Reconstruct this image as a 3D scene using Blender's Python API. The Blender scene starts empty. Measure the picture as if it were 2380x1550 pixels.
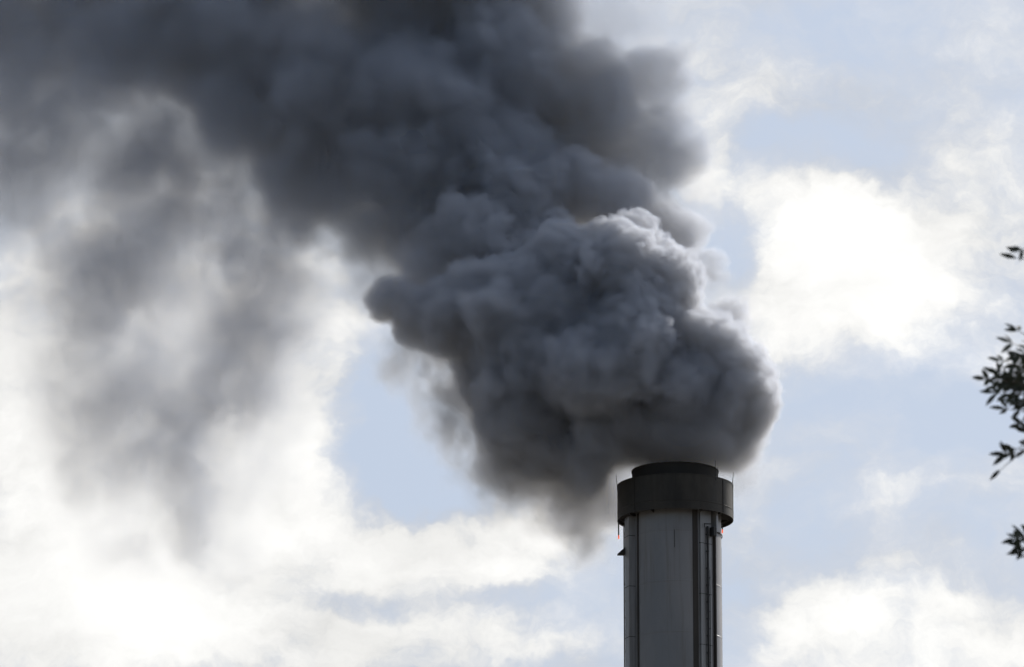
import bpy, bmesh, math, random
from mathutils import Vector, Matrix
R = math.radians

# ------------------------------------------------------------------ camera
sc = bpy.context.scene
col = sc.collection
PITCH = R(14.5); LENS = 200.0; CAMZ = 1.7
cd = bpy.data.cameras.new('camera'); cam = bpy.data.objects.new('camera', cd); col.objects.link(cam)
cd.lens = LENS; cd.sensor_width = 36.0; cd.sensor_fit = 'HORIZONTAL'
cam.location = (0, 0, CAMZ); cam.rotation_euler = (R(90) + PITCH, 0, 0)
cd.clip_start = 0.5; cd.clip_end = 12000
cd.dof.use_dof = True; cd.dof.focus_distance = 346.0; cd.dof.aperture_fstop = 9.5
sc.camera = cam
FWD = Vector((0, math.cos(PITCH), math.sin(PITCH))); UPV = Vector((0, -math.sin(PITCH), math.cos(PITCH))); RT = Vector((1, 0, 0))
FPX = LENS / 36.0 * 2379.0                      # focal length in units of the 2379 px wide layout

def ray(px, py):
    return (FWD + RT * ((px - 1189.5) / FPX) + UPV * ((775 - py) / FPX))
def P(px, py, Y):
    """point of the place at world depth Y seen at layout position px, py (2379 x 1550)"""
    r = ray(px, py); t = Y / r.y
    return Vector((0, 0, CAMZ)) + r * t

# ------------------------------------------------------------------ render settings
sc.view_settings.view_transform = 'Standard'; sc.view_settings.look = 'None'
sc.view_settings.gamma = 1; sc.view_settings.exposure = 0.0
cy = sc.cycles
cy.use_denoising = True
cy.max_bounces = 8; cy.diffuse_bounces = 2; cy.glossy_bounces = 2; cy.transmission_bounces = 2
cy.transparent_max_bounces = 32; cy.volume_bounces = 5
cy.volume_step_rate = 1.6; cy.volume_max_steps = 512
cy.use_adaptive_sampling = True; cy.adaptive_threshold = 0.04
cy.sample_clamp_indirect = 6.0

SUN_AZ, SUN_EL = R(33), R(33)                   # azimuth to the right of the viewing direction, elevation

# ------------------------------------------------------------------ node helpers
class NB:
    """small builder for node trees"""
    def __init__(s, nt): s.nt = nt
    def n(s, typ, **kw):
        x = s.nt.nodes.new(typ)
        for k, v in kw.items(): setattr(x, k, v)
        return x
    def put(s, sock, v):
        if hasattr(v, 'is_output') or isinstance(v, bpy.types.NodeSocket): s.nt.links.new(v, sock)
        elif v is not None: sock.default_value = v
    def m(s, op, a, b=None, c=None, clamp=False):
        x = s.n('ShaderNodeMath', operation=op, use_clamp=clamp)
        for i, v in enumerate((a, b, c)):
            if v is not None: s.put(x.inputs[i], v)
        return x.outputs[0]
    def v(s, op, a, b=None, scale=None):
        x = s.n('ShaderNodeVectorMath', operation=op)
        s.put(x.inputs[0], a)
        if b is not None: s.put(x.inputs[1], b)
        if scale is not None: s.put(x.inputs['Scale'], scale)
        return x.outputs['Value'] if op in ('DISTANCE', 'LENGTH', 'DOT_PRODUCT') else x.outputs['Vector']
    def mr(s, v, a, b, c=0.0, d=1.0, smooth=True):
        x = s.n('ShaderNodeMapRange', interpolation_type='SMOOTHSTEP' if smooth else 'LINEAR')
        for i, q in enumerate((v, a, b, c, d)): s.put(x.inputs[i], q)
        return x.outputs[0]
    def noise(s, vec, scale, detail=4, rough=.5, lac=2.0, color=False, dist=0.0):
        x = s.n('ShaderNodeTexNoise', noise_dimensions='3D')
        s.put(x.inputs['Vector'], vec); s.put(x.inputs['Scale'], scale); s.put(x.inputs['Detail'], detail)
        s.put(x.inputs['Roughness'], rough); s.put(x.inputs['Lacunarity'], lac); s.put(x.inputs['Distortion'], dist)
        return x.outputs['Color'] if color else x.outputs[0]
    def mixc(s, f, a, b):
        x = s.n('ShaderNodeMix', data_type='RGBA')
        s.put(x.inputs[0], f); s.put(x.inputs[6], a); s.put(x.inputs[7], b)
        return x.outputs[2]

# ------------------------------------------------------------------ world: Nishita sky with a broken cloud layer
def build_world():
    w = bpy.data.worlds.new('World'); sc.world = w; w.use_nodes = True
    nt = w.node_tree; nt.nodes.clear(); b = NB(nt)
    out = b.n('ShaderNodeOutputWorld'); bg = b.n('ShaderNodeBackground')
    nt.links.new(bg.outputs[0], out.inputs['Surface'])
    sky = b.n('ShaderNodeTexSky', sky_type='NISHITA', sun_disc=False)
    sky.sun_elevation = SUN_EL; sky.sun_rotation = SUN_AZ
    sky.air_density = 1.0; sky.dust_density = 1.5; sky.ozone_density = 1.5
    tc = b.n('ShaderNodeTexCoord')
    d = b.v('NORMALIZE', tc.outputs['Generated'])
    # coordinates of the cloud sheet: direction over the fixed bearing of the cloud bank
    f = b.m('MAXIMUM', b.v('DOT_PRODUCT', d, tuple(FWD)), 0.02)
    X = b.m('DIVIDE', b.v('DOT_PRODUCT', d, (1, 0, 0)), f)
    Y = b.m('DIVIDE', b.v('DOT_PRODUCT', d, tuple(UPV)), f)
    cv = b.n('ShaderNodeCombineXYZ'); b.put(cv.inputs[0], X); b.put(cv.inputs[1], Y)
    q = cv.outputs[0]
    w1 = b.v('SUBTRACT', b.noise(q, 28, 5, .6, color=True), (.5, .5, .5))
    w2 = b.v('SUBTRACT', b.noise(q, 120, 4, .6, color=True), (.5, .5, .5))
    qw = b.v('ADD', b.v('ADD', q, b.v('SCALE', w1, scale=.022)), b.v('SCALE', w2, scale=.006))
    def blob(cx, cy_, rx, ry, a):
        c = ((cx - 1189.5) / FPX, (775 - cy_) / FPX, 0)
        x = b.v('SUBTRACT', qw, c)
        x = b.v('MULTIPLY', x, (FPX / rx, FPX / ry, 0))
        l = b.v('LENGTH', x)
        return b.mr(l, 1.35, .35, 0, a)
    acc = None
    for s in CLOUDS:
        v = blob(*s)
        acc = v if acc is None else b.m('ADD', acc, v)
    fb = b.m('SUBTRACT', b.noise(b.v('MULTIPLY', qw, (1, 1.5, 1)), 42, 7, .56), .5)
    ahead = b.mr(b.v('DOT_PRODUCT', d, tuple(FWD)), .35, .75)
    fine = b.m('SUBTRACT', b.noise(b.v('MULTIPLY', qw, (1, 1.4, 1)), 150, 5, .6), .5)
    tot = b.m('ADD', b.m('ADD', b.m('MULTIPLY', acc, 1.0), .30), b.m('ADD', b.m('MULTIPLY', fb, 1.9), b.m('MULTIPLY', fine, 1.25)))
    tot = b.m('ADD', b.m('MULTIPLY', tot, ahead), b.m('MULTIPLY', b.m('SUBTRACT', 1.0, ahead), .32))
    mask = b.mr(tot, -.55, 1.45)
    # cloud brightness follows the angle to the sun (forward scattering)
    sd = (math.sin(SUN_AZ) * math.cos(SUN_EL), math.cos(SUN_AZ) * math.cos(SUN_EL), math.sin(SUN_EL))
    cs = b.v('DOT_PRODUCT', d, sd)
    glow = b.mr(cs, -.3, .9, .16, 1.0)
    ctone = b.m('ADD', b.mr(tot, .1, 1.9, .78, 1.03), b.m('MULTIPLY', b.m('SUBTRACT', b.noise(b.v('MULTIPLY', qw, (1, 2.2, 1)), 19, 6, .58), .5), .75))
    cc = b.v('SCALE', b.n('ShaderNodeCombineXYZ').outputs[0], scale=1.0)
    warm = b.mixc(b.mr(tot, .3, 1.2), (.88, .90, .945, 1), (1.0, .995, .975, 1))
    cloud = b.v('SCALE', warm, scale=b.m('MULTIPLY', ctone, glow))
    skyc = b.v('SCALE', sky.outputs[0], scale=SKY)
    # thin veil over the blue
    veil = b.v('SCALE', (.555, .635, .775), scale=glow)
    blue = b.mixc(b.mr(cs, -.2, .8, .25, .85), skyc, veil)
    colr = b.mixc(mask, blue, cloud)
    nt.links.new(colr, bg.inputs['Color']); bg.inputs['Strength'].default_value = 1.0
SKY = 0.10
# cloud bank: centre, radii, strength (negative = gap)
CLOUDS = [
 (120,1450,420,170,.75),(430,1520,400,120,.4),(1750,1490,140,90,.5),(1900,1420,150,80,.4),(2020,1010,260,50,.22),(1800,180,220,120,.22),(1900,450,120,50,.25),
 (2250,860,150,60,.3),(2000,1180,260,60,.28),(1750,1250,120,70,.25),(980,1480,240,80,.3),
 (1940,650,260,250,1.35),(2080,600,200,200,.5),(2250,700,240,300,.14),(2300,250,200,300,.22),(1660,400,90,110,.8),(2330,500,180,120,.25),
 (1730,250,170,60,.45),(2050,200,120,60,.18),(2250,370,150,100,.28),
 (1830,1090,110,50,.35),(2120,1460,420,130,.85),(2120,1290,130,60,.3),
 (600,1350,700,230,.9),(1100,1240,350,100,.8),(1300,1500,160,60,.5),(1350,1200,160,70,.6),
 (300,900,420,500,.9),(700,800,180,260,.7),(640,1080,170,200,.8),(0,1100,300,400,.4),
 (1560,60,120,160,.25),(1260,1330,180,60,.25),
 (930,1000,170,180,-1.3),(1010,1130,120,80,-.9),(850,850,60,90,-.5),(1690,560,80,110,-.75),
 (2150,950,330,130,-.9),(1850,340,240,60,-.5),(1990,90,420,90,-.25),(1900,1200,120,140,-.6),(1680,1420,140,120,-.7),
 (1520,1300,200,80,-.5),(820,1380,130,40,-.55),(1180,1375,160,40,-.55),(1290,1540,160,45,-.45),(1150,1090,80,60,-.6),
 (2230,1220,140,60,-.3),(1905,560,26,30,-.35),
]
build_world()

# ------------------------------------------------------------------ sun
sl = bpy.data.lights.new('sun', 'SUN'); sl.energy = 3.9; sl.angle = R(0.5); sl.color = (1, .95, .88)
so = bpy.data.objects.new('sun', sl); col.objects.link(so)
sdir = Vector((math.sin(SUN_AZ) * math.cos(SUN_EL), math.cos(SUN_AZ) * math.cos(SUN_EL), math.sin(SUN_EL)))
so.rotation_euler = sdir.to_track_quat('Z', 'Y').to_euler(); so.location = (60, 300, 200)

# ------------------------------------------------------------------ materials
def material(name, c, rough=.6, metal=0.0, var=.25, scale=1.0, bump=0.0, streak=None):
    m = bpy.data.materials.new(name); m.use_nodes = True; nt = m.node_tree; b = NB(nt)
    pb = nt.nodes['Principled BSDF']
    tc = b.n('ShaderNodeTexCoord'); o = tc.outputs['Object']
    n1 = b.noise(b.v('MULTIPLY', o, (1, 1, .35)), scale, 6, .6)
    dark = tuple(x * (1 - var) for x in c) + (1,); lite = tuple(min(1, x * (1 + var)) for x in c) + (1,)
    cc = b.mixc(b.mr(n1, .3, .7), dark, lite)
    if streak:
        n2 = b.noise(b.v('MULTIPLY', o, (1, 1, .06)), 2.6, 5, .6)
        cc = b.mixc(b.mr(n2, .48, .75, 0, streak[1]), cc, tuple(streak[0]) + (1,))
    nt.links.new(cc, pb.inputs['Base Color'])
    pb.inputs['Metallic'].default_value = metal
    nt.links.new(b.mr(n1, .2, .8, max(.05, rough - .12), min(1, rough + .12)), pb.inputs['Roughness'])
    if bump:
        bp = b.n('ShaderNodeBump'); bp.inputs['Strength'].default_value = bump; bp.inputs['Distance'].default_value = .02
        nt.links.new(b.noise(o, scale * 6, 4, .6), bp.inputs['Height']); nt.links.new(bp.outputs[0], pb.inputs['Normal'])
    return m
M = {}
M['paint'] = material('weathered_grey_paint', (.30, .30, .31), .54, .58, .13, .5, .3, ((.19, .165, .14), .5))
M['panel'] = material('pale_sheet_metal', (.33, .335, .345), .56, .55, .14, .6, .2, ((.12, .10, .08), .35))
M['collar'] = material('stained_dark_steel', (.056, .051, .044), .55, .5, .35, .9, .3, ((.05, .042, .035), .6))
M['soot'] = material('sooty_steel', (.03, .028, .026), .8, 0, .3, 1.2, .3)
M['black'] = material('black_steel', (.03, .03, .032), .6, .2, .2, 2)
M['rust_and_shade'] = material('rust_brown_steel_and_shade', (.052, .046, .042), .75, .1, .3, 1.2)  # brown steel; also colours the painted shadow in the left groove
M['liner'] = material('pale_flue_steel', (.30, .28, .25), .5, .2, .3, 1.2)
M['ground'] = material('dry_ground', (.13, .11, .085), .95, 0, .4, .08)
M['concrete'] = material('concrete_pad', (.28, .27, .25), .9, 0, .2, .5)
M['bark'] = material('grey_bark', (.09, .075, .06), .95, 0, .35, 6, .6)
def leafmat():
    m = bpy.data.materials.new('leaf_green'); m.use_nodes = True; nt = m.node_tree; b = NB(nt)
    pb = nt.nodes['Principled BSDF']
    tc = b.n('ShaderNodeTexCoord')
    n1 = b.noise(tc.outputs['Object'], 9, 2)
    nt.links.new(b.mixc(b.mr(n1, .35, .65), (.020, .026, .014, 1), (.04, .05, .022, 1)), pb.inputs['Base Color'])
    pb.inputs['Roughness'].default_value = .6
    return m
M['leaf'] = leafmat()
def lampmat():
    m = bpy.data.materials.new('orange_lamp_glow'); m.use_nodes = True
    pb = m.node_tree.nodes['Principled BSDF']
    pb.inputs['Base Color'].default_value = (.8, .12, .03, 1)
    pb.inputs['Emission Color'].default_value = (1, .13, .03, 1); pb.inputs['Emission Strength'].default_value = 1.0
    return m
M['lamp'] = lampmat()

# ------------------------------------------------------------------ mesh helpers
def link(name, bm, mat, parent=None, smooth=False):
    me = bpy.data.meshes.new(name); bmesh.ops.recalc_face_normals(bm, faces=bm.faces)
    bm.to_mesh(me); bm.free(); me.materials.append(mat)
    if smooth:
        me.shade_smooth()
    o = bpy.data.objects.new(name, me); col.objects.link(o); o.parent = parent
    return o
def tag(o, label=None, cat=None, group=None, kind=None):
    for k, v in (('label', label), ('category', cat), ('group', group), ('kind', kind)):
        if v: o[k] = v
    return o
def box(bm, c, s, rot=0.0, bevel=0.0):
    r = bmesh.ops.create_cube(bm, size=1.0)
    vs = r['verts']
    mat = Matrix.Translation(c) @ Matrix.Rotation(rot, 4, 'Z') @ Matrix.Diagonal((*s, 1))
    bmesh.ops.transform(bm, matrix=mat, verts=vs)
    if bevel:
        es = {e for v in vs for e in v.link_edges}
        bmesh.ops.bevel(bm, geom=list(es), offset=bevel, segments=1, affect='EDGES')
def tube(bm, pts, radii, n=8):
    """tapered tube along a list of points"""
    rings = []
    for i, p in enumerate(pts):
        a = pts[max(0, i - 1)]; c = pts[min(len(pts) - 1, i + 1)]
        d = (c - a).normalized(); u = d.orthogonal().normalized(); w = d.cross(u)
        if rings:
            u = (prev - d * prev.dot(d)).normalized(); w = d.cross(u)
        prev = u
        rings.append([bm.verts.new(p + (u * math.cos(t) + w * math.sin(t)) * radii[i]) for t in [2 * math.pi * k / n for k in range(n)]])
    for A, B in zip(rings, rings[1:]):
        for k in range(n): bm.faces.new((A[k], A[(k + 1) % n], B[(k + 1) % n], B[k]))
    bm.faces.new(rings[0][::-1]); bm.faces.new(rings[-1])
def lathe(bm, prof, n=96, cx=0, cy=0, closed=False):
    rings = []
    for r, z in prof:
        rings.append([bm.verts.new((cx + r * math.cos(2 * math.pi * k / n), cy + r * math.sin(2 * math.pi * k / n), z)) for k in range(n)])
    pairs = list(zip(rings, rings[1:])) + ([(rings[-1], rings[0])] if closed else [])
    for A, B in pairs:
        for k in range(n): bm.faces.new((A[k], A[(k + 1) % n], B[(k + 1) % n], B[k]))

# ------------------------------------------------------------------ ground
bm = bmesh.new(); bmesh.ops.create_grid(bm, x_segments=40, y_segments=40, size=6000)
g = link('ground', bm, M['ground']); g['kind'] = 'structure'

# ------------------------------------------------------------------ chimney
YS = 338.0
AX = P(446 * .85 + 1189.5, 1329 * .85, YS)       # axis at the level of the collar's top rim
X0, ZT = AX.x, AX.z
RC, RS, RL = 3.53, 2.78, 2.63                    # collar, shaft, flue
HC = 2.17
ZB = ZT - HC
root = bpy.data.objects.new('chimney', None); col.objects.link(root); root.location = (X0, YS, 0)
tag(root, 'tall grey industrial chimney with a dark collar, pouring out thick smoke', 'chimney')
def part(name, bm, mat, smooth=False, parent=None, label=None):
    o = link(name, bm, mat, parent or root, smooth)
    if label: o['label'] = label
    return o
# angle convention: th = 0 faces the camera (-Y), positive to the right (+X)
def dirv(th): return Vector((math.sin(th), -math.cos(th), 0))
def autosmooth(o, ang=35):
    me = o.data
    me.shade_smooth(); me.set_sharp_from_angle(angle=R(ang))
# shaft with raised weld seams every 3.1 m
prof = [(RS, 0.15)]
z = ZB - 1.15; seams = []
while z > 1: seams.append(z); z -= 3.12
for z in reversed(seams):
    prof += [(RS, z - .045), (RS + .009, z - .03), (RS + .009, z + .03), (RS, z + .045)]
prof += [(RS, ZT - .6)]
bm = bmesh.new(); lathe(bm, prof, 128)
autosmooth(part('shaft', bm, M['paint']), 12)
# vertical weld seams on the plates
for th in (-.055, 1.6, 2.6, -2.2):
    bm = bmesh.new(); p = dirv(th) * (RS + .002); zz = seams[0]
    if th < 0 and th > -1: box(bm, (p.x, p.y, zz - .55), (.035, .02, 1.1), th)
    else: box(bm, (p.x, p.y, zz / 2), (.03, .02, zz - 1), th)
    part('weld_seam', bm, M['rust_and_shade'])
# foundation
bm = bmesh.new(); lathe(bm, [(4.2, -.2), (4.2, .5), (RS + .01, .5), (RS + .01, .0)], 48)
part('foundation', bm, M['concrete'])
# collar: open ring, plate thickness, stiffening lips, sloped underside
bm = bmesh.new()
lathe(bm, [(RC - .05, ZB + .02), (RC, ZB), (RC, ZB + .50), (RC + .012, ZB + .51), (RC + .012, ZB + .55), (RC, ZB + .56), (RC, ZT - .07), (RC + .02, ZT - .06), (RC + .02, ZT), (RC - .06, ZT), (RC - .06, ZB + .12)], 160, closed=True)
col_o = part('collar', bm, M['collar']); autosmooth(col_o)
bm = bmesh.new(); lathe(bm, [(RC - .065, ZB + .25), (RS + .003, ZB + .55), (RS + .003, ZB + .50), (RC - .065, ZB + .20)], 128, closed=True)
part('collar_floor', bm, M['soot'])
for th in (-.02, -.80, .93, -1.45, 1.42, 2.2, -2.3, 3.1):
    bm = bmesh.new(); p = dirv(th) * (RC + .012); box(bm, (p.x, p.y, (ZT + ZB) / 2), (.06, .022, HC - .12), th)
    part('collar_rib', bm, M['soot'], parent=col_o)
# brackets under the collar
for th in [R(a) for a in (-165, -130, -98, -62, -30, 30, 58, 100, 135, 168)]:
    bm = bmesh.new()
    a, c = dirv(th) * RS, dirv(th) * (RC - .15)
    tv = Vector((math.cos(th), math.sin(th), 0)) * .02
    z1 = ZB + .18; z0 = ZB - .02
    vs = [bm.verts.new(v) for v in (a + tv + Vector((0, 0, z1)), c + tv + Vector((0, 0, z1)), a + tv + Vector((0, 0, z0)), a - tv + Vector((0, 0, z1)), c - tv + Vector((0, 0, z1)), a - tv + Vector((0, 0, z0)))]
    bm.faces.new((vs[0], vs[1], vs[2])); bm.faces.new((vs[3], vs[5], vs[4]))
    for i, j in ((0, 1), (1, 2), (2, 0)): bm.faces.new((vs[i], vs[j], vs[j + 3], vs[i + 3]))
    part('bracket', bm, M['soot'])
# flue rising out of the collar
bm = bmesh.new()
zl = ZT + .92
lathe(bm, [(RL, ZT - .4), (RL, zl - .1), (RL + .035, zl - .08), (RL + .035, zl), (RL - .07, zl), (RL - .07, ZT - 1.6)], 128)
autosmooth(part('flue', bm, M['soot']))
# pilasters / cable casings
def strip(name, th, w, dpt, z0, z1, mat, r=RS, bevel=.012, label=None):
    bm = bmesh.new(); p = dirv(th) * (r + dpt / 2 - .04); box(bm, (p.x, p.y, (z0 + z1) / 2), (w, dpt + .08, z1 - z0), th, bevel)
    return part(name, bm, mat, label=label)
strip('cable_casing', R(-71), .72, .38, 1.0, ZB - .0, M['panel'], label='pale casing on the left flank')
strip('dark_stripe', R(-56.5), .16, .03, 1.0, ZB + .1, M['rust_and_shade'], bevel=0)  # shadow of the groove beside the casing, painted as a dark strip
strip('dark_stripe', R(23.5), .34, .025, 1.0, ZB + .1, M['rust_and_shade'], bevel=0)
strip('cable_casing', R(38.0), .86, .10, 1.0, ZB + .12, M['panel'], label='pale casing behind the black pipe')
strip('corner_trim', R(53.8), .10, .16, 1.0, ZB + .2, M['rust_and_shade'], bevel=0)
strip('side_plate', R(50.5), .16, .42, ZB - 1.15, ZB + .22, M['panel'])
# casing seams
for k in range(24):
    for th, w, dd, off in ((R(-71), .74, .39, .3), (R(38), .90, .115, 1.0)):
        bm = bmesh.new(); p = dirv(th) * (RS + dd / 2 - .03); box(bm, (p.x, p.y, ZB - .9 - off - k * 3.12), (w, dd + .05, .035), th)
        part('seam_band', bm, M['rust_and_shade'])
# pipes
def pipe(name, th, r, off, z0, z1, mat, clips=True):
    bm = bmesh.new(); p = dirv(th) * (RS + off)
    tube(bm, [Vector((p.x, p.y, z0)), Vector((p.x, p.y, z1))], [r, r], 12)
    if clips:
        z = z1 - .5
        while z > max(z0, ZB - 30):
            q = dirv(th) * (RS + off / 2); box(bm, (q.x, q.y, z), (r * 2.6, off + .05, .04), th); z -= 1.04
    return part(name, bm, mat)
pipe('drain_pipe', R(39), .065, .20, 1.0, ZB - .85, M['black'])
pipe('cable', R(42.5), .02, .17, 1.0, ZB - 3.5, M['black'])
pipe('conduit', R(-84), .045, .38, 1.0, ZB - .35, M['liner'])
pipe('conduit', R(-89), .03, .36, 1.0, ZB - .35, M['black'])
# junction box and bracket arm beneath the collar
bm = bmesh.new(); p = dirv(R(46)) * (RS + .3); box(bm, (p.x, p.y, ZB - 1.15), (.26, .34, .55), R(46), .02)
part('junction_box', bm, M['black'])
bm = bmesh.new()
p = dirv(R(36)) * (RS + .26)
tube(bm, [Vector((p.x - .12, p.y, ZB - .72)), Vector((p.x + .28, p.y + .15, ZB - .70))], [.03, .03], 8)
tube(bm, [Vector((p.x - .10, p.y, ZB - .72)), Vector((p.x - .10, p.y, ZB - .95))], [.025, .025], 8)
part('bracket_arm', bm, M['black'])
bm = bmesh.new()
lathe(bm, [(RS + .03, ZB - 1.02), (RS + .075, ZB - 1.02), (RS + .075, ZB - .95), (RS + .03, ZB - .95)], 96, closed=True)
# only the right hand part of the clamp band shows
dele = [v for v in bm.verts if not (v.co.x > RS * .72 )]
bmesh.ops.delete(bm, geom=dele, context='VERTS')
part('clamp_band', bm, M['rust_and_shade'])
# platform bracket on the left flank, a dark triangle
bm = bmesh.new()
c = dirv(R(-80)) * (RS + .12)
xr, xl = -RS - .1, -RS - .80
yy = c.y
v = [(xl + .02, yy - .25, ZB - 2.22), (xr + .1, yy - .25, ZB - 2.22), (xr + .1, yy - .25, ZB - 1.62), (xr + .0, yy - .25, ZB - 1.60)]
vs = [bm.verts.new(q) for q in v] + [bm.verts.new((q[0], q[1] + .5, q[2])) for q in v]
bm.faces.new(vs[:4]); bm.faces.new(vs[4:][::-1])
for i in range(4): bm.faces.new((vs[i], vs[(i + 1) % 4], vs[(i + 1) % 4 + 4], vs[i + 4]))
part('platform_bracket', bm, M['soot'])
# warning lamps hanging from the collar rim
def warning_lamp(x, ztop, zbot, yoff):
    bm = bmesh.new()
    tube(bm, [Vector((x, yoff, ztop)), Vector((x + .01, yoff, zbot + .22))], [.045, .04], 10)
    o = part('warning_lamp', bm, M['black'])
    bm = bmesh.new()
    tube(bm, [Vector((x + .01, yoff, zbot + .22)), Vector((x + .01, yoff, zbot + .03)), Vector((x + .01, yoff, zbot))], [.042, .042, .025], 10)
    part('lens', bm, M['lamp'], parent=o)
    bm = bmesh.new()
    tube(bm, [Vector((x, yoff, ztop - .12)), Vector((x - .1, yoff, ztop - .14))], [.02, .03], 8)
    part('lamp_clip', bm, M['liner'], parent=o)
warning_lamp(-RC + .06, ZB + .1, ZB - 1.13, -.05)
warning_lamp(RS + .07, ZB - .1, ZB - .70, .3)
# lightning rods on the rim: foot on the collar, slightly splayed
for th, h, spl, rr in ((R(-93), .80, .09, RC - .02), (R(-122), .80, .05, RC - .02), (R(178), .75, .0, RC - .02), (R(42.5), 1.02, -.02, RC - .02), (R(78), .70, .10, RC - .02)):
    bm = bmesh.new(); p = dirv(th) * rr
    f = Vector((p.x, p.y, ZT - .25)); t = Vector((p.x + math.sin(th) * spl, p.y - math.cos(th) * spl, ZT + h))
    tube(bm, [f, f.lerp(t, .5), t], [.026, .02, .012], 8)
    box(bm, (p.x, p.y, ZT - .12), (.09, .07, .16), th)
    part('lightning_rod', bm, M['black'])
# access ladder on the far side, plain from any other position
bm = bmesh.new()
th = R(150); c = dirv(th); tn = Vector((math.cos(th), math.sin(th), 0))
for s in (-.22, .22):
    p = c * (RS + .25) + tn * s; box(bm, (p.x, p.y, (ZB + 2.5) / 2), (.05, .02, ZB - 2.5), th)
z = 2.6
while z < ZB: 
    p = c * (RS + .25); box(bm, (p.x, p.y, z), (.44, .025, .025), th); z += .3
part('ladder', bm, M['panel'])

# ------------------------------------------------------------------ smoke
SM_COL = (.695, .752, .87, 1); SM_COL2 = (.62, .69, .825, 1)
VOX_N, VOX_F = .09, .18
RHO_A, RHO_B, RHO_C = 2.0, 1.2, .9
CORE_A, CORE_B, CORE_C = 2.8, 4.0, 6.5
# puffs: layout x, layout y, radius (layout px), metres behind the chimney
CRISP = [
 (1575,1075,92,0),(1578,1010,135,0),(1600,945,205,0),(1625,880,170,1),(1572,812,170,0),(1500,735,180,0),(1420,690,165,-1),(1330,670,150,0),
 (1400,870,230,-1),(1250,780,200,0),(1130,740,160,1),(1040,740,110,2),(1260,930,180,0),(1330,1010,150,0),(1420,1000,120,-1),(1150,860,110,1),
 (915,705,66,2),(885,735,52,2),(960,740,80,2),(1300,520,50,3),(1290,560,70,3),(1470,560,55,1),(1690,900,125,2),(1735,930,80,1),(1600,690,55,1),(1560,625,50,1),(1640,735,62,1),(1590,640,42,1),
]
MID = [
 (1320,440,110,7),(1440,490,110,6),(1550,540,90,6),(1610,530,60,7),(1220,500,140,6),(1640,620,55,6),(1120,590,160,5),(1020,640,120,5),(1680,740,65,4),(1210,620,150,4),
 (1180,980,130,2),(1110,900,105,2),(1230,1060,125,2),(1330,1110,120,2),(1410,1170,90,5),(1300,1150,70,4),(1440,1250,66,6),(1345,1185,85,5),(1240,1125,85,3),(1400,1245,62,6),(1150,1070,70,2),(1400,1080,120,3),(1150,1075,60,1),(1020,820,70,3),(1040,850,50,2),
]
SOFT = [
 (1500,190,105,11),(1530,330,115,10),(1550,300,95,10),(1430,410,120,10),(1350,250,180,11),(1150,190,240,11),(1120,400,220,9),(950,320,270,10),(780,250,260,11),
 (740,450,160,10),(860,510,115,9),(980,550,120,8),(620,120,240,12),(420,40,220,12),(200,0,210,12),(0,20,190,12),(-200,0,220,13),(-420,-40,220,14),
 (640,370,120,10),(1000,-100,300,12),(600,-150,250,13),(200,-200,250,14),(-200,-250,250,15),(1200,60,200,12),(560,220,190,11),(680,430,150,10),(690,520,105,9),(800,540,120,9),(610,430,100,10),(300,60,230,12),(60,90,180,12),(470,120,200,11),(690,-30,150,12),(1260,420,150,10),(1400,330,130,10),
]
# thinner drifting veils: x, y, radius, behind, density (1/m at the centre)
THIN = [
 (330,620,220,9,.13),(450,780,200,9,.14),(280,950,190,9,.12),(400,1150,160,9,.12),(120,700,170,9,.07),(150,480,200,9,.14),(560,1000,150,8,.08),(300,1280,110,8,.07),
 (610,610,120,9,.35),(620,680,130,8,.42),(600,800,130,8,.42),(560,900,110,8,.34),(470,980,120,8,.32),(400,1050,100,8,.32),(430,1150,85,8,.34),(440,1250,60,8,.36),
 (700,740,90,8,.22),(250,640,150,8,.36),(230,700,120,8,.14),
 (200,860,150,8,.18),(240,1000,150,8,.18),(240,1130,110,8,.16),(280,1230,90,8,.10),(350,430,130,9,.45),(90,390,130,9,.30),(450,350,190,10,.34),(170,260,220,10,.30),
 (540,500,150,9,.36),(400,560,150,9,.18),(50,560,130,9,.12),(40,700,100,9,.06),(500,1180,120,8,.08),(-150,400,220,11,.3),(-300,700,200,11,.15),
 (380,800,180,9,.12),(0,230,200,11,.32),(330,200,180,11,.4),(680,960,110,8,.07),(600,1060,110,8,.05),(540,1270,110,8,.06),
 (1400,50,160,12,.26),(1480,100,100,12,.20),(1480,20,90,12,.12),(1560,480,110,8,.14),
 (800,700,130,7,.07),(860,620,90,7,.12),(1640,640,90,6,.10),(1700,830,90,4,.06),
]
WISP = [
 (950,850,85,2,.40),(1030,960,85,1,.40),(1060,880,80,2,.4),(1080,1040,60,2,.4),(1130,1110,50,2,.5),(900,650,70,4,.20),(1180,1130,80,1,.22),(1060,1090,50,1,.10),(1380,1230,80,1,.28),(1010,1020,60,1,.08),
 (1680,720,70,4,.16),(1720,1080,62,3,.45),(1695,1130,48,3,.4),(1260,1190,55,3,.4),(1350,1270,50,5,.4),(1440,1290,40,2,.2),(860,700,60,3,.15),
]
MPP = 346.5 / FPX
def puff(px, py, r, dy):
    c = P(px, py, YS + dy); return c, r * MPP * (YS + dy) / YS
def union(b, lst, src, k):
    acc = None
    for s in lst:
        c, r = puff(*s)
        d = b.m('SUBTRACT', b.v('DISTANCE', src, tuple(c)), r)
        acc = d if acc is None else b.m('SMOOTH_MIN', acc, d, k)
    return acc
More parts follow.
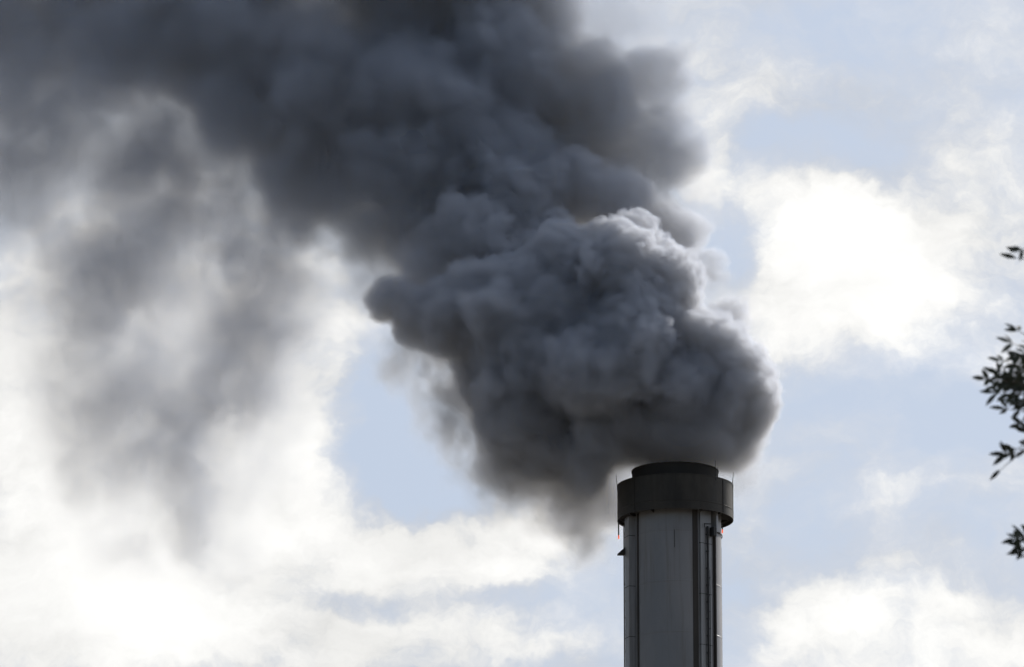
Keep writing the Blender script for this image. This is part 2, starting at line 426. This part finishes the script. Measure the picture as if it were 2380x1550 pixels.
def base(b):
    pos = b.n('GeometryNodeInputPosition').outputs[0]
    w = b.v('SUBTRACT', b.noise(pos, .16, 3, .55, color=True), (.5, .5, .5))
    mouth = b.mr(b.v('DISTANCE', pos, (X0, YS, ZT + .5)), 2.5, 6.5)      # the mouth of the chimney stays put
    p1 = b.v('ADD', pos, b.v('SCALE', b.v('SCALE', w, scale=2.4), scale=mouth))
    w2 = b.v('SUBTRACT', b.noise(pos, .7, 3, .6, color=True), (.5, .5, .5))
    p2 = b.v('ADD', p1, b.v('SCALE', w2, scale=1.0))
    return pos, p1, p2, mouth
def cell(b, vec, size, feature='F1'):
    x = b.n('ShaderNodeTexVoronoi', voronoi_dimensions='3D', feature=feature); b.put(x.inputs['Vector'], vec)
    b.put(x.inputs['Scale'], 1.0 / size)
    if feature == 'SMOOTH_F1': x.inputs['Smoothness'].default_value = .35
    d = x.outputs['Distance']
    return b.m('SUBTRACT', b.m('MULTIPLY', d, d), .25)
def near_fields(b, detail):
    pos, p1, p2, mouth = base(b)
    A = union(b, CRISP, p1, .5); Bm = union(b, MID, p1, .8)
    bil = b.m('ADD', b.m('MULTIPLY', cell(b, p2, 4.3), 1.9), b.m('MULTIPLY', cell(b, p2, 1.7), .62))
    if detail:
        bil2 = b.m('ADD', b.m('MULTIPLY', cell(b, p2, .75), .62), b.m('MULTIPLY', cell(b, p2, .38), .30))
    fb = b.m('SUBTRACT', b.noise(p2, .33, 7 if detail else 3, .68), .5)
    # the updraught side is crisp, the lee side frays
    c = puff(1400, 830, 1, 0)[0]
    top = b.mr(b.v('DOT_PRODUCT', b.v('SUBTRACT', pos, tuple(c)), (.52, .10, .85)), -3.0, 6.0)
    if detail: bil = b.m('ADD', bil, b.m('MULTIPLY', bil2, b.m('ADD', b.m('MULTIPLY', top, 1.05), .28)))
    low = b.m('SUBTRACT', 1.0, top)
    dA = b.m('ADD', A, b.m('ADD', b.m('MULTIPLY', bil, b.m('ADD', b.m('MULTIPLY', mouth, .8), .2)), b.m('MULTIPLY', b.m('MULTIPLY', fb, low), b.m('MULTIPLY', mouth, 3.2))))
    dB = b.m('ADD', Bm, b.m('ADD', b.m('MULTIPLY', bil, .7), b.m('MULTIPLY', fb, b.m('MULTIPLY', mouth, 3.4))))
    return pos, p2, dA, dB, top
def far_fields(b, detail):
    pos, p1, p2, mouth = base(b)
    Cs = union(b, SOFT, p1, 1.5)
    bil = b.m('ADD', b.m('MULTIPLY', cell(b, p2, 5.0), 2.0), b.m('MULTIPLY', cell(b, p2, 2.1), .8))
    if detail: bil = b.m('ADD', bil, b.m('ADD', b.m('MULTIPLY', cell(b, p2, 1.05), .40), b.m('MULTIPLY', cell(b, p2, .55), .18)))
    fb = b.m('SUBTRACT', b.noise(p2, .26, 5 if detail else 3, .56), .5)
    return pos, p2, b.m('ADD', Cs, b.m('ADD', bil, b.m('MULTIPLY', fb, 5.0)))
def veils(b, pos, p2, lst, warp, freq, lowest=0.0):
    acc = None
    pw = b.v('ADD', p2, b.v('SCALE', b.v('SUBTRACT', b.noise(pos, freq * .7, 4, .6, color=True), (.5, .5, .5)), scale=warp))
    for px, py, r, dy, rho in lst:
        c, rr = puff(px, py, r, dy)
        t = b.mr(b.v('DISTANCE', pw, tuple(c)), rr * 1.35, rr * .3, 0, rho)
        acc = t if acc is None else b.m('ADD', acc, t)
    return b.m('MULTIPLY', acc, b.mr(b.noise(b.v('MULTIPLY', pw, (1.1, .6, .95)), freq, 7, .64), .30, .70, lowest, 2.05 - lowest))

def gn_tree(name):
    ng = bpy.data.node_groups.new(name, 'GeometryNodeTree')
    ng.interface.new_socket('Geometry', in_out='INPUT', socket_type='NodeSocketGeometry')
    ng.interface.new_socket('Geometry', in_out='OUTPUT', socket_type='NodeSocketGeometry')
    return ng, NB(ng), ng.nodes.new('NodeGroupOutput')
def bounds(x0, y0, x1, y1, d0, d1):
    lo = P(x0, y1, YS); hi = P(x1, y0, YS)
    return Vector((lo.x, YS + d0, lo.z)), Vector((hi.x, YS + d1, hi.z + .26 * max(0, d1) * 0 + 2))
NEAR = bounds(780, 350, 1860, 1360, -8.5, 13)
FAR = bounds(-420, -260, 1720, 1360, -1.5, 23)
def volcube(b, dens, vox, box_, back=0.0):
    vc = b.n('GeometryNodeVolumeCube'); vc.inputs['Background'].default_value = back
    b.put(vc.inputs['Density'], dens); b.put(vc.inputs['Min'], tuple(box_[0])); b.put(vc.inputs['Max'], tuple(box_[1]))
    s = box_[1] - box_[0]
    for i, k in enumerate(('X', 'Y', 'Z')): vc.inputs['Resolution ' + k].default_value = int(s[i] / vox)
    return vc.outputs[0]

def smokemat(name, c, ani, ab):
    m = bpy.data.materials.new(name); m.use_nodes = True; nt = m.node_tree; nt.nodes.clear(); b = NB(nt)
    out = b.n('ShaderNodeOutputMaterial')
    pv = b.n('ShaderNodeVolumePrincipled')
    pv.inputs['Color'].default_value = c; pv.inputs['Anisotropy'].default_value = ani
    pv.inputs['Density Attribute'].default_value = 'density'; pv.inputs['Density'].default_value = 1.0
    pv.inputs['Absorption Color'].default_value = ab
    nt.links.new(pv.outputs[0], out.inputs['Volume'])
    return m
M['smoke'] = smokemat('smoke_volume', SM_COL, .33, (.174, .13, .02, 1))
M['old_smoke'] = smokemat('old_smoke_volume', SM_COL2, .20, (.125, .09, .011, 1))
M['smoke_core'] = bpy.data.materials.new('smoke_core'); M['smoke_core'].use_nodes = True
_pb = M['smoke_core'].node_tree.nodes['Principled BSDF']; _pb.inputs['Base Color'].default_value = (.30, .32, .36, 1); _pb.inputs['Roughness'].default_value = 1; _pb.inputs['Specular IOR Level'].default_value = 0

def core_mesh(field, box_, vox):
    ng, b, out = gn_tree('smoke_core_shape')
    f = field(b)
    vol = volcube(b, b.m('MULTIPLY', f, -1.0), vox, box_, -5.0)
    v2m = b.n('GeometryNodeVolumeToMesh'); v2m.resolution_mode = 'GRID'; b.put(v2m.inputs['Volume'], vol); v2m.inputs['Threshold'].default_value = 0.0
    ng.links.new(v2m.outputs[0], out.inputs[0])
    me = bpy.data.meshes.new('tmp'); tmp = bpy.data.objects.new('tmp', me); col.objects.link(tmp)
    md = tmp.modifiers.new('shape', 'NODES'); md.node_group = ng
    dg = bpy.context.evaluated_depsgraph_get()
    core = bpy.data.meshes.new_from_object(tmp.evaluated_get(dg))
    core.materials.clear(); core.materials.append(M['smoke_core']); core.shade_smooth()
    bpy.data.objects.remove(tmp); bpy.data.node_groups.remove(ng)
    return core
def build_smoke():
    def fn(b):
        pos, p2, dA, dB, top = near_fields(b, False)
        return b.m('MINIMUM', b.m('ADD', dA, CORE_A), b.m('ADD', dB, CORE_B))
    def ff(b):
        return b.m('ADD', far_fields(b, False)[2], CORE_C)
    core = core_mesh(fn, NEAR, .4); core.name = 'smoke_plume'
    o = bpy.data.objects.new('smoke_plume', core); col.objects.link(o)
    tag(o, 'thick dark grey smoke plume billowing from the chimney mouth and drifting left', 'smoke', kind='stuff')
    c2 = bpy.data.objects.new('smoke_bank', core_mesh(ff, FAR, .5)); col.objects.link(c2); c2.parent = o
    def vol_object(name, ng, mat='smoke'):
        me = bpy.data.meshes.new(name); me.materials.append(M[mat])
        v = bpy.data.objects.new(name, me); col.objects.link(v); v.parent = o
        md = v.modifiers.new('density', 'NODES'); md.node_group = ng
    # billowing smoke by the chimney
    ng, b, out = gn_tree('near_smoke_density')
    pos, p2, dA, dB, top = near_fields(b, True)
    da = b.mr(b.m('MULTIPLY', dA, -1), 0.0, b.mr(top, .1, .8, .65, .2), 0, RHO_A, False)
    db = b.mr(b.m('MULTIPLY', dB, -1), 0.0, b.mr(top, .2, .9, 1.5, .5), 0, RHO_B)
    tot = b.m('MAXIMUM', b.m('MAXIMUM', da, db), veils(b, pos, p2, WISP, 1.8, .8))
    # none inside the collar and shaft
    sx = b.n('ShaderNodeSeparateXYZ'); b.put(sx.inputs[0], pos)
    cyl = b.v('LENGTH', b.v('MULTIPLY', b.v('SUBTRACT', pos, (X0, YS, 0)), (1, 1, 0)))
    tot = b.m('MULTIPLY', tot, b.m('MAXIMUM', b.m('GREATER_THAN', cyl, 4.3), b.mr(sx.outputs[2], ZT + .85, ZT + 1.25)))
    tot = b.m('MULTIPLY', tot, b.m('MAXIMUM', b.mr(sx.outputs[2], ZT + .6, ZT + 3.4, .22, 1.0), b.mr(cyl, 3.2, 5.0)))
    tot = b.m('MULTIPLY', tot, b.m('GREATER_THAN', tot, .012))
    def finish(tot, vox, box_, mat='smoke'):
        vol = volcube(b, tot, vox, box_)
        sm = b.n('GeometryNodeSetMaterial'); b.put(sm.inputs['Geometry'], vol); sm.inputs['Material'].default_value = M[mat]
        ng.links.new(sm.outputs[0], out.inputs[0])
    finish(tot, VOX_N, NEAR)
    vol_object('billowing_smoke', ng)
    # the bank of older smoke above and to the left
    ng, b, out = gn_tree('far_smoke_density')
    pos, p2, dC = far_fields(b, True)
    sx = b.n('ShaderNodeSeparateXYZ'); b.put(sx.inputs[0], pos)
    dc = b.mr(b.m('MULTIPLY', dC, -1), 0.0, b.mr(sx.outputs[0], -14, 2, 2.6, .8), 0, RHO_C)
    tot = b.m('MAXIMUM', dc, veils(b, pos, p2, [(*q[:4], q[4] * .66) for q in THIN], 3.4, .27, .25))
    tot = b.m('MULTIPLY', tot, b.m('GREATER_THAN', tot, .012))
    finish(tot, VOX_F, FAR, 'old_smoke')
    vol_object('drifting_smoke', ng, 'old_smoke')
build_smoke()

# ------------------------------------------------------------------ tree at the right edge
def build_tree():
    rnd = random.Random(7)
    YT = 27.0
    base = P(2900, 775, YT)
    root = bpy.data.objects.new('tree', None); col.objects.link(root); root.location = (base.x, YT, 0)
    tag(root, 'dark leafy tree with narrow leaflets poking in at the right edge', 'tree')
    O = Vector((base.x, YT, 0))
    k = YT / math.cos(PITCH) / FPX                    # metres per layout px here
    lb = bmesh.new(); tb = bmesh.new()
    def leaf(p, d, n, L, W):
        d = d.normalized(); s = d.cross(n).normalized(); n = s.cross(d).normalized()
        prof = ((0, 0), (.22, .75), (.5, 1), (.78, .62), (1, 0))
        top = []; bot = []
        for t, w in prof:
            c = p + d * (L * t) - n * (.10 * L * t * t)
            if w == 0: top.append(lb.verts.new(c)); bot.append(None)
            else:
                top.append(lb.verts.new(c + s * W * .5 * w + n * .12 * W)); bot.append(lb.verts.new(c - s * W * .5 * w + n * .12 * W))
        mid = [lb.verts.new(p + d * (L * t) - n * (.10 * L * t * t)) for t, w in prof[1:-1]]
        T = [top[0]] + mid + [top[-1]]
        for side in (top, bot):
            a = [top[0]] + [side[i] for i in (1, 2, 3)] + [top[-1]]
            for i in range(4):
                f = [T[i], T[i + 1], a[i + 1], a[i]]
                u = []
                for v in f:
                    if v not in u: u.append(v)
                if len(u) > 2: lb.faces.new(u)
    def frond(a, b_, n, L, wpx=11.5, droop=0.0):
        """pinnate twig from a to b_ with n leaflet pairs"""
        ax = (b_ - a); ln = ax.length; ax.normalize()
        view = Vector((rnd.uniform(-.4, .4), -1, rnd.uniform(-.4, .6))).normalized()
        sd = ax.cross(view).normalized()
        pts = [a + ax * ln * t - Vector((0, 0, droop * t * t)) for t in (0, .33, .66, 1)]
        tube(tb, pts, [.004, .0032, .0025, .0015], 5)
        for i in range(n):
            t = .2 + .75 * i / max(1, n - 1); p = a + ax * ln * t - Vector((0, 0, droop * t * t))
            for s in (-1, 1):
                if rnd.random() < .12: continue
                d = ax * rnd.uniform(.5, 1.0) + sd * s * rnd.uniform(.6, 1.1) + Vector((0, rnd.uniform(-.5, .5), 0))
                leaf(p, d, (view + Vector((rnd.uniform(-.7, .7), 0, rnd.uniform(-.7, .7)))), L * rnd.uniform(.6, 1.2), wpx * k * rnd.uniform(.8, 1.2))
        leaf(pts[-1], ax, view, L, wpx * k)
    def Q(px, py, dy=0): return P(px, py, YT + dy) - O
    L = 40 * k
    # twigs that show in the frame (from, to, pairs)
    tw = [((2450,930),(2318,868),5),((2450,1060),(2352,1040),4),((2440,598),(2368,580),1),((2430,610),(2362,592),1),((2430,570),(2372,578),2),
          ((2420,800),(2362,765),2),((2430,830),(2348,795),2),((2440,870),(2325,838),4),((2450,900),(2290,880),6),((2440,925),(2310,905),5),
          ((2450,960),(2335,945),4),((2430,850),(2350,862),4),((2440,820),(2365,840),4),((2440,890),(2350,915),5),
          ((2420,975),(2372,985),2),((2430,1005),(2350,1045),3),((2420,1050),(2335,1052),2),((2415,1010),(2325,1090),1),((2440,1090),(2385,1000),3),
          ((2430,1250),(2375,1245),3),((2430,1270),(2372,1275),4),((2430,1230),(2358,1252),4),((2440,1285),(2368,1262),4),((2440,840),(2372,890),5),((2440,930),(2368,935),5),((2440,870),(2320,895),6),((2450,850),(2350,878),5),((2440,940),(2335,900),6),((2430,800),(2366,820),5),((2440,905),(2345,875),6),((2440,960),(2360,930),5)]
    for (ax_, ay), (bx, by), n in tw:
        dy = rnd.uniform(-.5, .5)
        frond(Q(ax_, ay, dy), Q(bx, by, dy + rnd.uniform(-.1, .1)), n, L * rnd.uniform(.8, 1.05), droop=rnd.uniform(0, .02))
    # limbs and the rest of the crown, right of the frame
    bb = bmesh.new()
    H = 8.6
    def wig(a, c, n, amp):
        return [a.lerp(c, i / n) + Vector((rnd.uniform(-amp, amp), rnd.uniform(-amp, amp), rnd.uniform(-amp, amp))) * (0 < i < n) for i in range(n + 1)]
    tr = wig(Vector((1.6, 0, 0)), Vector((1.7, .2, H)), 8, .07)
    tube(bb, tr, [.24 - .022 * i for i in range(9)], 14)
    limbs = []
    heads = [Q(2440, 600), Q(2450, 790), Q(2455, 850), Q(2455, 900), Q(2450, 950), Q(2440, 1040), Q(2440, 1250)]
    for h in heads:
        st = tr[rnd.randint(4, 7)]
        pts = wig(st, h, 5, .06); tube(tb, pts, [.05, .035, .025, .016, .010, .005], 7)
    for i in range(46):
        st = tr[rnd.randint(4, 8)]
        a = rnd.uniform(0, 2 * math.pi); ln = rnd.uniform(.8, 2.3)
        e = st + Vector((math.cos(a) * ln, math.sin(a) * ln, rnd.uniform(-.3, 1.5)))
        # keep the air in front of the camera clear
        while (e.x + O.x) < P(2470, 775, YT).x + .15 + max(0, 0) and abs(e.y) < 6: e.x += .3
        pts = wig(st, e, 5, .1); tube(tb, pts, [.05, .035, .025, .018, .011, .005], 6)
        for j in range(26):
            q = pts[rnd.randint(2, 5)] + Vector([rnd.gauss(0, .22) for _ in range(3)])
            d = Vector((rnd.gauss(0, 1), rnd.gauss(0, 1), rnd.gauss(-.1, .6))).normalized() * rnd.uniform(.18, .32)
            if (q + d).x + O.x < P(2430, 775, YT).x + .02 or q.x + O.x < P(2430, 775, YT).x: continue
            frond(q, q + d, 4, L * 1.05, droop=.03)
    o = link('trunk', bb, M['bark'], root, True); t = link('branch', tb, M['bark'], root, True); c = link('crown', lb, M['leaf'], root)
    print('leaf faces', len(c.data.polygons))
build_tree()
